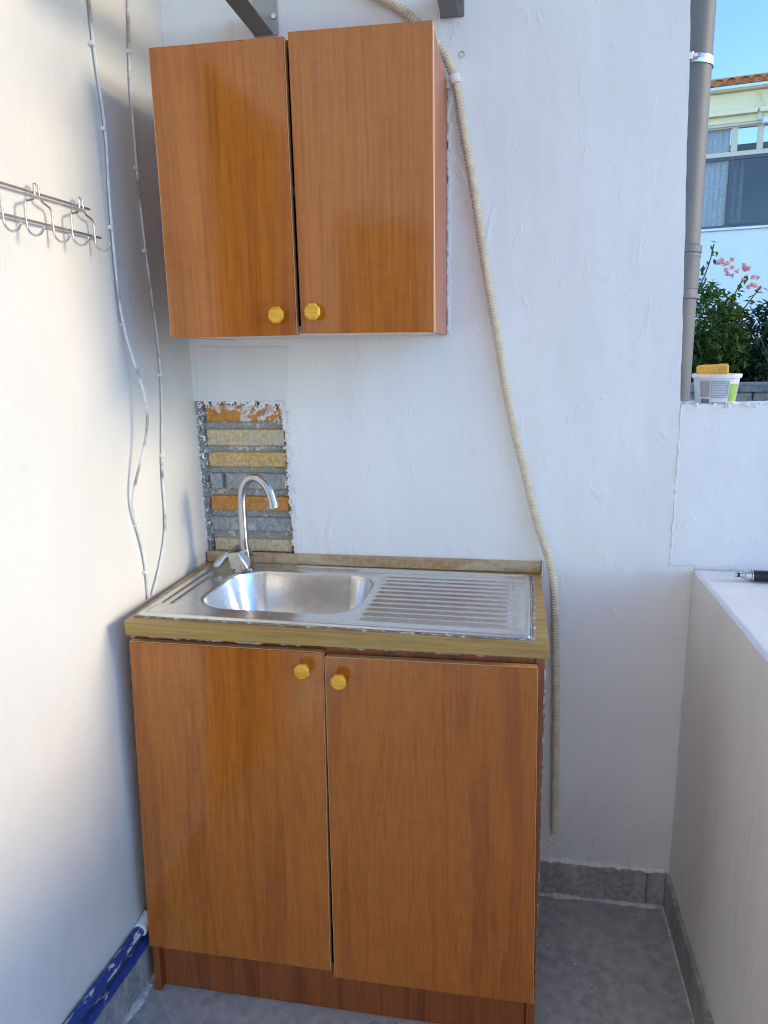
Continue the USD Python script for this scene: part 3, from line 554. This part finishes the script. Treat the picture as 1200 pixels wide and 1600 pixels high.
# ------------------------------------------------------------------ drainpipe outside the opening
dp = thing('drainpipe', 'grey plastic drainpipe just outside the edge of the back wall', 'drainpipe')
pa, pb = np.array([1.117, .168, -.05]), np.array([1.094, .168, 3.2]); pat = lambda z: pa + (pb - pa) * (z + .05) / 3.25; PR = .0495
zs = np.linspace(-.05, 3.2, 60); obj('pipe', tube(np.array([pat(z) for z in zs]), PR, 40), m_grey_pvc, dp, smooth=True)
zz = [(1.468, .0512), (1.470, .0528), (1.478, .0528), (1.481, .0508), (1.490, .0508), (1.491, .0520), (1.556, .0520), (1.558, .0532), (1.562, .0532), (1.566, .0520), (1.568, .0545), (1.582, .0545), (1.585, .0505)]
obj('coupling', tube(np.array([pat(z) for z, r in zz]), [r for z, r in zz], 40), m_grey_pvc, dp, smooth=35)
band = tube(np.array([pat(z) for z in (1.9415, 1.942, 1.949, 1.9505, 1.958, 1.9585)]), [.0500, .0525, .0530, .0530, .0525, .0500], 40)
c_ = obj('clamp', band, m_zinc, dp, smooth=35)
q = pat(1.95); obj('screw', cat(bbox(q[0] - .030, q[0] - .002, q[1] - .066, q[1] - .050, 1.9425, 1.9575, .0015), cyl((q[0] - .042, q[1] - .060, 1.950), (q[0] + .012, q[1] - .060, 1.950), .0035, 12), cyl((q[0] - .002, q[1] - .060, 1.950), (q[0] + .006, q[1] - .060, 1.950), .0065, 6)), m_zinc, c_, smooth=30)

# ------------------------------------------------------------------ tub and sponge on the sill
tub = thing('plastic_tub', 'white plastic tub with grey and green printed label on the sill', 'tub', (1.1835, .052, 1.2385), 4)
UsdGeom.Xformable(tub).AddScaleOp().Set(Gf.Vec3f(.92, .92, .95))
wall_ = lathe([(.0, .0012), (.040, .0012), (.0405, .0), (.0425, .001), (.0505, .0635), (.0488, .0635), (.0408, .003), (.0, .003)], 48)
obj('shell', wall_, m_tub, tub, smooth=40)
obj('rim', lathe([(.0488, .0635), (.0500, .0615), (.0530, .0615), (.0548, .0660), (.0545, .0700), (.0525, .0705), (.0515, .0690), (.0490, .0670), (.0488, .0635)], 48), m_clipw, tub, smooth=40)
def decal(a0, a1, z0, z1, off=.0004):
    def f(u, v):
        a = np.radians(a0 + (a1 - a0) * u); z = z0 + (z1 - z0) * v; r = .0425 + (.0505 - .0425) * (z - .001) / .0625 + off
        return r * np.cos(a), r * np.sin(a), z
    return grid(16, 3, f)
obj('label_panel', decal(-152, -124, .020, .056), m_tub_grey, tub); obj('label_panel', decal(-120, -74, .018, .056), m_tub_grey, tub)
obj('label_panel', decal(-70, -34, .010, .049), m_tub_green, tub).SetCustomDataByKey('label', 'plain green panel of the label')
obj('label_panel', decal(-150, -124, .006, .016), m_tub_dark, tub); obj('label_panel', decal(-118, -76, .005, .009), m_tub_grey, tub)
for k in range(9): obj('label_stripe', decal(-118, -78 - (k * 7 % 11), .0215 + k * .0037, .0228 + k * .0037, .0007), m_tub, tub)
spg = bbox(-.030, .030, -.016, .016, 0, .062, .004); spg = spg.subdivide().subdivide().subdivide(); spg.vertices += (meshkit.fbm(spg.vertices * 130, 3, 9)[:, None] - .5) * .0025
spg.apply_transform(trimesh.transformations.rotation_matrix(math.radians(-3), (0, 1, 0))); spg.apply_translation((1.1775, .056, 1.2630))
tag(obj('sponge', spg, m_sponge, None, smooth=40), 'yellow sponge block standing in the plastic tub', 'sponge')

# ------------------------------------------------------------------ black tube with metal tip on the parapet
ht = thing('hose_nozzle', 'black rubber tube with a silver metal tip lying on the parapet top', 'hose')
A, B = np.array([1.250, -.074, .8905]), np.array([1.50, -.092, .8905]); d = (B - A) / np.linalg.norm(B - A)
obj('rubber_tube', tube(polyline([A, B], .01), .0118, 24), m_black, ht, smooth=40)
obj('ferrule', tube(np.array([A - d * .012, A - d * .011, A - d * .002, A + d * .004]), [.0085, .0105, .0112, .0122], 24), m_zinc, ht, smooth=30)
obj('tip', tube(np.array([A - d * k for k in (.0305, .030, .026, .0255, .022, .0215, .017, .0165, .012)]), [.0035, .0048, .0048, .0034, .0034, .0052, .0052, .0066, .0070], 18), m_zinc, ht, smooth=30)
obj('tip_ring', tube(np.array([A - d * k for k in (.0262, .0225)]), [.0050, .0050], 18), m_black, ht, smooth=30)

# ------------------------------------------------------------------ house beyond
m_hwhite = plain('house_white', (0.84, 0.84, 0.83), 0.8, scale=3, lo=0.95, hi=1.04)
m_hcream = plain('house_cream', (0.92, 0.78, 0.48), 0.8, scale=3, lo=0.96, hi=1.04)
m_hbeige = plain('house_beige', (0.74, 0.60, 0.42), 0.7, scale=3, lo=0.95, hi=1.05)
m_alu = plain('grey_aluminium', (0.10, 0.11, 0.125), 0.4, scale=10)
m_curt = plain('white_curtain', (0.88, 0.87, 0.84), 0.9, scale=20)
m_ctrim = plain('grey_curtain', (0.30, 0.33, 0.36), 0.9, scale=5)
m_terra = patchy('terracotta', (0.62, 0.17, 0.05), (0.66, 0.30, 0.13), thr=0.55, soft=0.12, scale=7, rough=0.85, bump=0.2)
m_pane = mat('window_pane', {'f': ('fresnel', {'IOR': 1.52}), 't': ('transparent_bsdf', {'color': (0.94, 0.95, 0.95)}), 'g': ('glossy_bsdf', {'roughness': 0.01, 'color': (1, 1, 1)}), 'mx': ('mix_closure', {})},
             [('f.fac', 'mx.fac'), ('t.BSDF', 'mx.closure1'), ('g.BSDF', 'mx.closure2')], 'mx.closure')
hz = thing('house', 'house with tiled roof and wide curtained window beyond the garden', 'house', (3.86, 12.0, 0), -9.2)
U0, U1 = -1.2, 2.6
obj('lower_wall', box(-5, 7, 0, .3, -.06, 3.285), m_hwhite, hz)
obj('wall_end', box(-5, U0, 0.002, .3, 3.287, 4.94), m_hwhite, hz); obj('wall_end', box(U1, 7, 0.002, .3, 3.287, 4.94), m_hwhite, hz)
obj('upper_wall', box(-5, 7, -.012, .3, 4.945, 5.40), m_hcream, hz)
obj('soffit', box(-5, 7, -.10, .28, 5.402, 5.44), m_hbeige, hz)
obj('side_wall', box(-5, -4.7, .302, 7, -.06, 5.40), m_hwhite, hz); obj('side_wall', box(6.7, 7, .302, 7, -.06, 5.40), m_hwhite, hz)
obj('sill', box(U0 - .05, U1 + .05, -.05, .2, 3.288, 3.325), m_hwhite, hz)
obj('drip_moulding', cat(box(-5, .70, -.10, -.013, 5.05, 5.10), box(.74, 7, -.10, -.013, 5.05, 5.10)), m_hcream, hz)
obj('drip_moulding', tube(polyline([(-5, -.06, 5.12), (7, -.06, 5.12)], 1), .018, 8), m_hcream, hz)
obj('lintel', box(U0, U1, .0, .2, 4.90, 4.944), m_hbeige, hz)
win = obj('window', cat(box(U0, U1, .03, .10, 4.448, 4.518), box(U0, U1, .03, .10, 4.880, 4.899), box(.36, .455, .03, .10, 4.52, 4.878), box(.745, .835, .03, .10, 4.52, 4.878), box(1.45, 1.54, .03, .10, 4.52, 4.878), box(-.40, -.31, .03, .10, 4.52, 4.878)), m_hbeige, hz)
lower_frame = obj('window', cat(box(U0, U1, .04, .10, 3.327, 3.375), box(U0, U1, .04, .10, 4.400, 4.446), box(.375, .43, .025, .10, 3.376, 4.399), box(1.42, 1.48, .035, .10, 3.376, 4.399), box(-.62, -.56, .035, .10, 3.376, 4.399), box(.432, 1.418, .028, .038, 3.376, 3.41)), m_alu, hz)
for a, b in ((U0, -.40), (-.31, .36), (.455, .745), (.835, 1.45), (1.54, U1)): obj('pane', box(a, b, .060, .066, 4.52, 4.878), m_pane, win)
for a, b in ((U0, -.62), (-.56, .375), (.43, 1.42), (1.48, U1)): obj('pane', box(a, b, .060, .066, 3.377, 4.399), m_pane, lower_frame)
def curtain(a, b, z0, z1, y, amp=.022, wl=.085): return grid(int((b - a) / .008), 4, lambda u, v: (a + u * (b - a), y + amp * np.sin((a + u * (b - a)) / wl * 2 * np.pi + .8 * np.sin(u * 9)) * (1 - .15 * v), z0 + v * (z1 - z0)))
obj('curtain', curtain(-.55, .36, 3.34, 4.43, .15), m_curt, hz, smooth=True); obj('curtain', curtain(-.3, .35, 4.46, 4.89, .15), m_curt, hz, smooth=True)
obj('net_curtain', curtain(.42, .62, 3.34, 4.43, .30), m_ctrim, hz, smooth=True)
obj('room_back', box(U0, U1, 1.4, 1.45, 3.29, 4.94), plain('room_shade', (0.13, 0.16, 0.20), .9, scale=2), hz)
obj('wall_lamp', cat(bbox(.79, .95, -.16, -.02, 4.86, 4.95, .01), bbox(.72, .78, -.05, -.013, 4.95, 5.2, .008)), m_hwhite, hz)
obj('cable', tube(spline([(.70, -.03, 5.36), (.735, -.04, 5.20), (.745, -.06, 5.05), (.76, -.03, 4.93)], 20), .012, 6), m_hcream, hz)
sl = math.radians(17)
roof = obj('roof', trimesh.convex.convex_hull(np.array([(x, y, 5.455 + (y + .22) * math.tan(sl) + o) for x in (-5.2, 7.2) for y in (-.20, 7.2) for o in (-.012, .0)])), m_hbeige, hz)
def rtile(u, row):
    L = .42; a = np.linspace(0, math.pi, 9)
    def f(s, t):
        r = .088 + .012 * (1 - t); an = s * np.pi
        return u + r * np.cos(an), -.26 + row * .36 + t * L * np.cos(sl) - 0 * s, 5.462 + (-.04 + row * .36 + t * L) * math.tan(sl) + .9 * r * np.sin(an) + .018 * (1 - t)
    o = grid(10, 3, f); i = o.copy(); i.vertices[:, 2] -= .016; i.vertices[:, 0] = u + (i.vertices[:, 0] - u) * .86; i.faces = i.faces[:, ::-1]
    # front lip joining both skins
    e = [k * 3 for k in range(10)]; V = np.vstack([o.vertices[e], i.vertices[e]]); Fq = []
    for k in range(9): Fq += [(k, k + 10, k + 11), (k, k + 11, k + 1)]
    q = np.vstack([i.vertices[e], [[u, i.vertices[e][0][1], i.vertices[e][0][2]]]]) + (0, .03, 0)
    return cat(o, i, trimesh.Trimesh(V, Fq, process=False), trimesh.Trimesh(q, [(10, k, k + 1) for k in range(9)], process=False))
for row in range(5):
    for k in range(24): obj('roof_tile', rtile(-1.42 + k * .187 + rng.normal(0, .004), row), m_terra, roof, smooth=40)
pans = []
for k in range(25):
    u = -1.42 + (k - .5) * .187
    pans.append(grid(7, 3, lambda s, t: (u + .075 * np.cos(np.pi + s * np.pi), -.24 + t * 1.9, 5.500 + (-.02 + t * 1.9) * math.tan(sl) + .035 * np.sin(np.pi + s * np.pi))))
obj('pan_tiles', cat(*pans), m_terra, roof, smooth=True)

# sunlit white house across the yard, behind the viewer
yh = thing('yard_house', 'white plastered house across the yard behind the viewer, facing the evening sun', 'house', (2.5, -4.9, 0), YH_ROT)
wins = [(-3.6, -2.8), (-1.9, -1.1), (2.2, 3.0), (3.9, 4.7)]
fac = sg.box(-5.5, -.06, 5.5, 5.4).difference(unary_union([sg.box(a, .95 + k * 2.6, b, 2.1 + k * 2.6) for a, b in wins for k in (0, 1)] + [sg.box(.1, -.1, 1.05, 2.15)]))
obj('wall', extr_xz(fac, -.15, 0.0), m_hwhite, yh); obj('side_wall', box(-5.5, -5.3, -6, -.152, -.06, 5.4), m_hwhite, yh); obj('side_wall', box(5.3, 5.5, -6, -.152, -.06, 5.4), m_hwhite, yh)
obj('roof', bbox(-5.8, 5.8, -6.2, .3, 5.402, 5.58, .02), m_terra, yh)
for a, b in wins:
    for k in (0, 1): w_ = obj('window', box(a + .03, b - .03, -.12, -.08, .98 + k * 2.6, 2.07 + k * 2.6), m_alu, yh)
obj('door', box(.12, 1.03, -.12, -.07, -.05, 2.13), m_doorleaf, yh)
# ------------------------------------------------------------------ garden: wall, shrubs, weeds
m_cap = patchy('old_concrete', (0.17, 0.16, 0.155), (0.30, 0.28, 0.26), thr=0.55, soft=0.12, scale=8, rough=0.95, bump=0.5)
m_stone = patchy('garden_stone', (0.26, 0.23, 0.20), (0.44, 0.42, 0.39), thr=0.52, soft=0.12, scale=5, rough=0.95, bump=0.5)
gw = thing('garden_wall', 'old stone garden wall with a dark concrete cap behind the tub', 'wall')
obj('cap', bbox(1.6, 6.0, 4.96, 5.24, .985, 1.060, .012), m_cap, gw)
x = 1.65
for row in range(2):
    x = 1.62 + .11 * row
    while x < 4.4:
        w = rng.uniform(.16, .30); obj('stone', bbox(x, x + w - .012, 5.0 + rng.uniform(-.012, .012), 5.2, .785 - row * .20 + .008, .982 - row * .20, .012), m_stone, gw); x += w
obj('core', box(1.62, 5.9, 5.03, 5.19, -.06, .98), m_cap, gw)
def leafm(name, c, tr=0.25):
    c = np.array(c)
    return mat(name, {'g': ('geometry', {}), 'r': ('rgb_ramp', {'ramp': [(0.0, c * .55), (0.6, c), (1.0, c * 1.7)]}), 'p': ('principled_bsdf', {'roughness': 0.42}), 't': ('translucent_bsdf', {}), 'mx': ('mix_closure', {'fac': tr})},
               [('g.random_per_island', 'r.fac'), ('r.color', 'p.base_color'), ('r.color', 't.color'), ('p.BSDF', 'mx.closure1'), ('t.BSDF', 'mx.closure2')], 'mx.closure')
m_leaf1, m_leaf2, m_weed = leafm('bright_leaf', (0.15, 0.25, 0.045), .4), leafm('dark_leaf', (0.075, 0.125, 0.05), .15), leafm('weed_leaf', (0.16, 0.19, 0.05))
m_pink = mat('pink_petal', {'p': ('principled_bsdf', {'base_color': (0.85, 0.52, 0.49), 'roughness': .6}), 't': ('translucent_bsdf', {'color': (0.85, 0.52, 0.49)}), 'mx': ('mix_closure', {'fac': .35})}, [('p.BSDF', 'mx.closure1'), ('t.BSDF', 'mx.closure2')], 'mx.closure')
m_twig = plain('twig_bark', (0.12, 0.085, 0.05), .9, scale=20)
def leaves(pos, size, r, droop=.3):
    n = len(pos); L = size * r.uniform(.6, 1.25, n); yaw = r.uniform(0, 2 * np.pi, n); pit = r.normal(-droop, .5, n)
    d = np.stack([np.cos(yaw) * np.cos(pit), np.sin(yaw) * np.cos(pit), np.sin(pit)], -1); s = np.cross(d, r.normal(0, .35, (n, 3)) + (0, 0, 1)); s /= np.linalg.norm(s, axis=1, keepdims=True); nn = np.cross(s, d)
    V = np.stack([pos, pos + d * L[:, None] * .45 + s * L[:, None] * .22 + nn * L[:, None] * .07, pos + d * L[:, None] - nn * L[:, None] * .10, pos + d * L[:, None] * .45 - s * L[:, None] * .22 + nn * L[:, None] * .07], 1).reshape(-1, 3)
    i = np.arange(n)[:, None] * 4; return trimesh.Trimesh(V, np.vstack([i + (0, 1, 2), i + (0, 2, 3)]), process=False)
def shrub(name, label, blobs, n, size, lm, seed, stems, flowers=(), sprays=()):
    r = np.random.default_rng(seed); t = thing(name, label, 'shrub'); P = []
    vol = np.array([b[3] * b[4] * b[5] for b in blobs]); vol = vol / vol.sum()
    for b, w in zip(blobs, vol):
        k = int(n * w); q = r.normal(size=(k, 3)); q /= np.linalg.norm(q, axis=1, keepdims=True); q *= r.uniform(.35, 1.0, (k, 1)) ** .5
        p = q * b[3:] + b[:3]; keep = meshkit.fbm(p * 5.5, 3, seed) > .36; P.append(p[keep])
    for (a, b) in sprays:
        s = np.linspace(0, 1, 16)[:, None]; P.append(np.array(a) + (np.array(b) - np.array(a)) * s + r.normal(0, .02, (16, 3)))
    tag(obj('foliage', leaves(np.vstack(P), size, r), lm, t), kind='stuff')
    for a, b in list(stems) + list(sprays):
        obj('stem', tube(spline([a, (np.array(a) + np.array(b)) / 2 + r.normal(0, .03, 3), b], 10), np.linspace(.018, .005, 10) if a[2] < .5 else .006, 6), m_twig, t)
    for c in flowers:
        for k in range(6):
            a = np.linspace(0, 2 * np.pi, 21)[:-1]; lob = .026 * (.62 + .38 * np.abs(np.cos(2.5 * a)))
            V = np.vstack([[[0, 0, -.045]], np.stack([.007 * np.cos(a), .007 * np.sin(a), -.018 + 0 * a], -1), np.stack([lob * np.cos(a), lob * np.sin(a), .004 - .006 * np.cos(5 * a)], -1)])
            Fc = [(0, 1 + (q + 1) % 20, 1 + q) for q in range(20)] + [(1 + q, 1 + (q + 1) % 20, 21 + (q + 1) % 20) for q in range(20)] + [(1 + q, 21 + (q + 1) % 20, 21 + q) for q in range(20)]
            f = trimesh.Trimesh(V, Fc, process=False); d = r.normal(0, .6, 3) + (0, -1, .2); f.apply_transform(trimesh.geometry.align_vectors((0, 0, 1), d / np.linalg.norm(d))); f.apply_translation(np.array(c) + r.normal(0, .036, 3))
            obj('flower', f, m_pink, t)
    return t
shrub('flowering_shrub', 'bright green shrub with pink trumpet flowers beside the drainpipe', [(2.55, 6.1, 1.55, .42, .40, .48), (2.40, 6.1, 1.05, .45, .40, .55), (2.75, 6.0, 1.35, .28, .3, .42), (2.5, 6.15, .6, .5, .4, .6)], 9000, .085, m_leaf1, 11,
      [((2.5, 6.1, -.05), (2.55, 6.1, 1.6)), ((2.6, 6.1, -.05), (2.8, 6.05, 1.5)), ((2.4, 6.15, -.05), (2.3, 6.1, 1.3))],
      flowers=((2.72, 5.95, 2.17), (2.70, 5.9, 2.06), (2.87, 5.95, 2.07), (3.00, 6.0, 1.95)), sprays=(((2.50, 6.05, 1.9), (2.60, 5.95, 2.32)), ((2.75, 6.0, 1.6), (2.90, 5.95, 2.02)), ((2.85, 6.0, 1.6), (3.05, 5.95, 1.92))))
shrub('dark_shrub', 'dark green dense shrub under the house window at the right edge', [(3.15, 6.3, 1.35, .40, .40, .50), (3.55, 6.4, 1.25, .45, .45, .52), (3.05, 6.3, .8, .5, .4, .6), (3.6, 6.4, .6, .6, .45, .6)], 9000, .10, m_leaf2, 23,
      [((3.1, 6.3, -.05), (3.1, 6.3, 1.5)), ((3.3, 6.3, -.05), (3.45, 6.3, 1.5)), ((3.6, 6.4, -.05), (3.6, 6.4, 1.4))], sprays=(((3.1, 6.1, 1.3), (3.25, 5.9, 1.78)), ((3.2, 6.0, 1.0), (3.05, 5.85, 1.45))))
shrub('weed', 'small yellow-green weed in front of the garden wall', [(2.72, 4.6, .78, .12, .10, .22), (2.84, 4.6, .86, .10, .10, .16)], 130, .075, m_weed, 31, [((2.72, 4.6, -.05), (2.74, 4.6, .9)), ((2.80, 4.6, -.05), (2.86, 4.6, .95))])
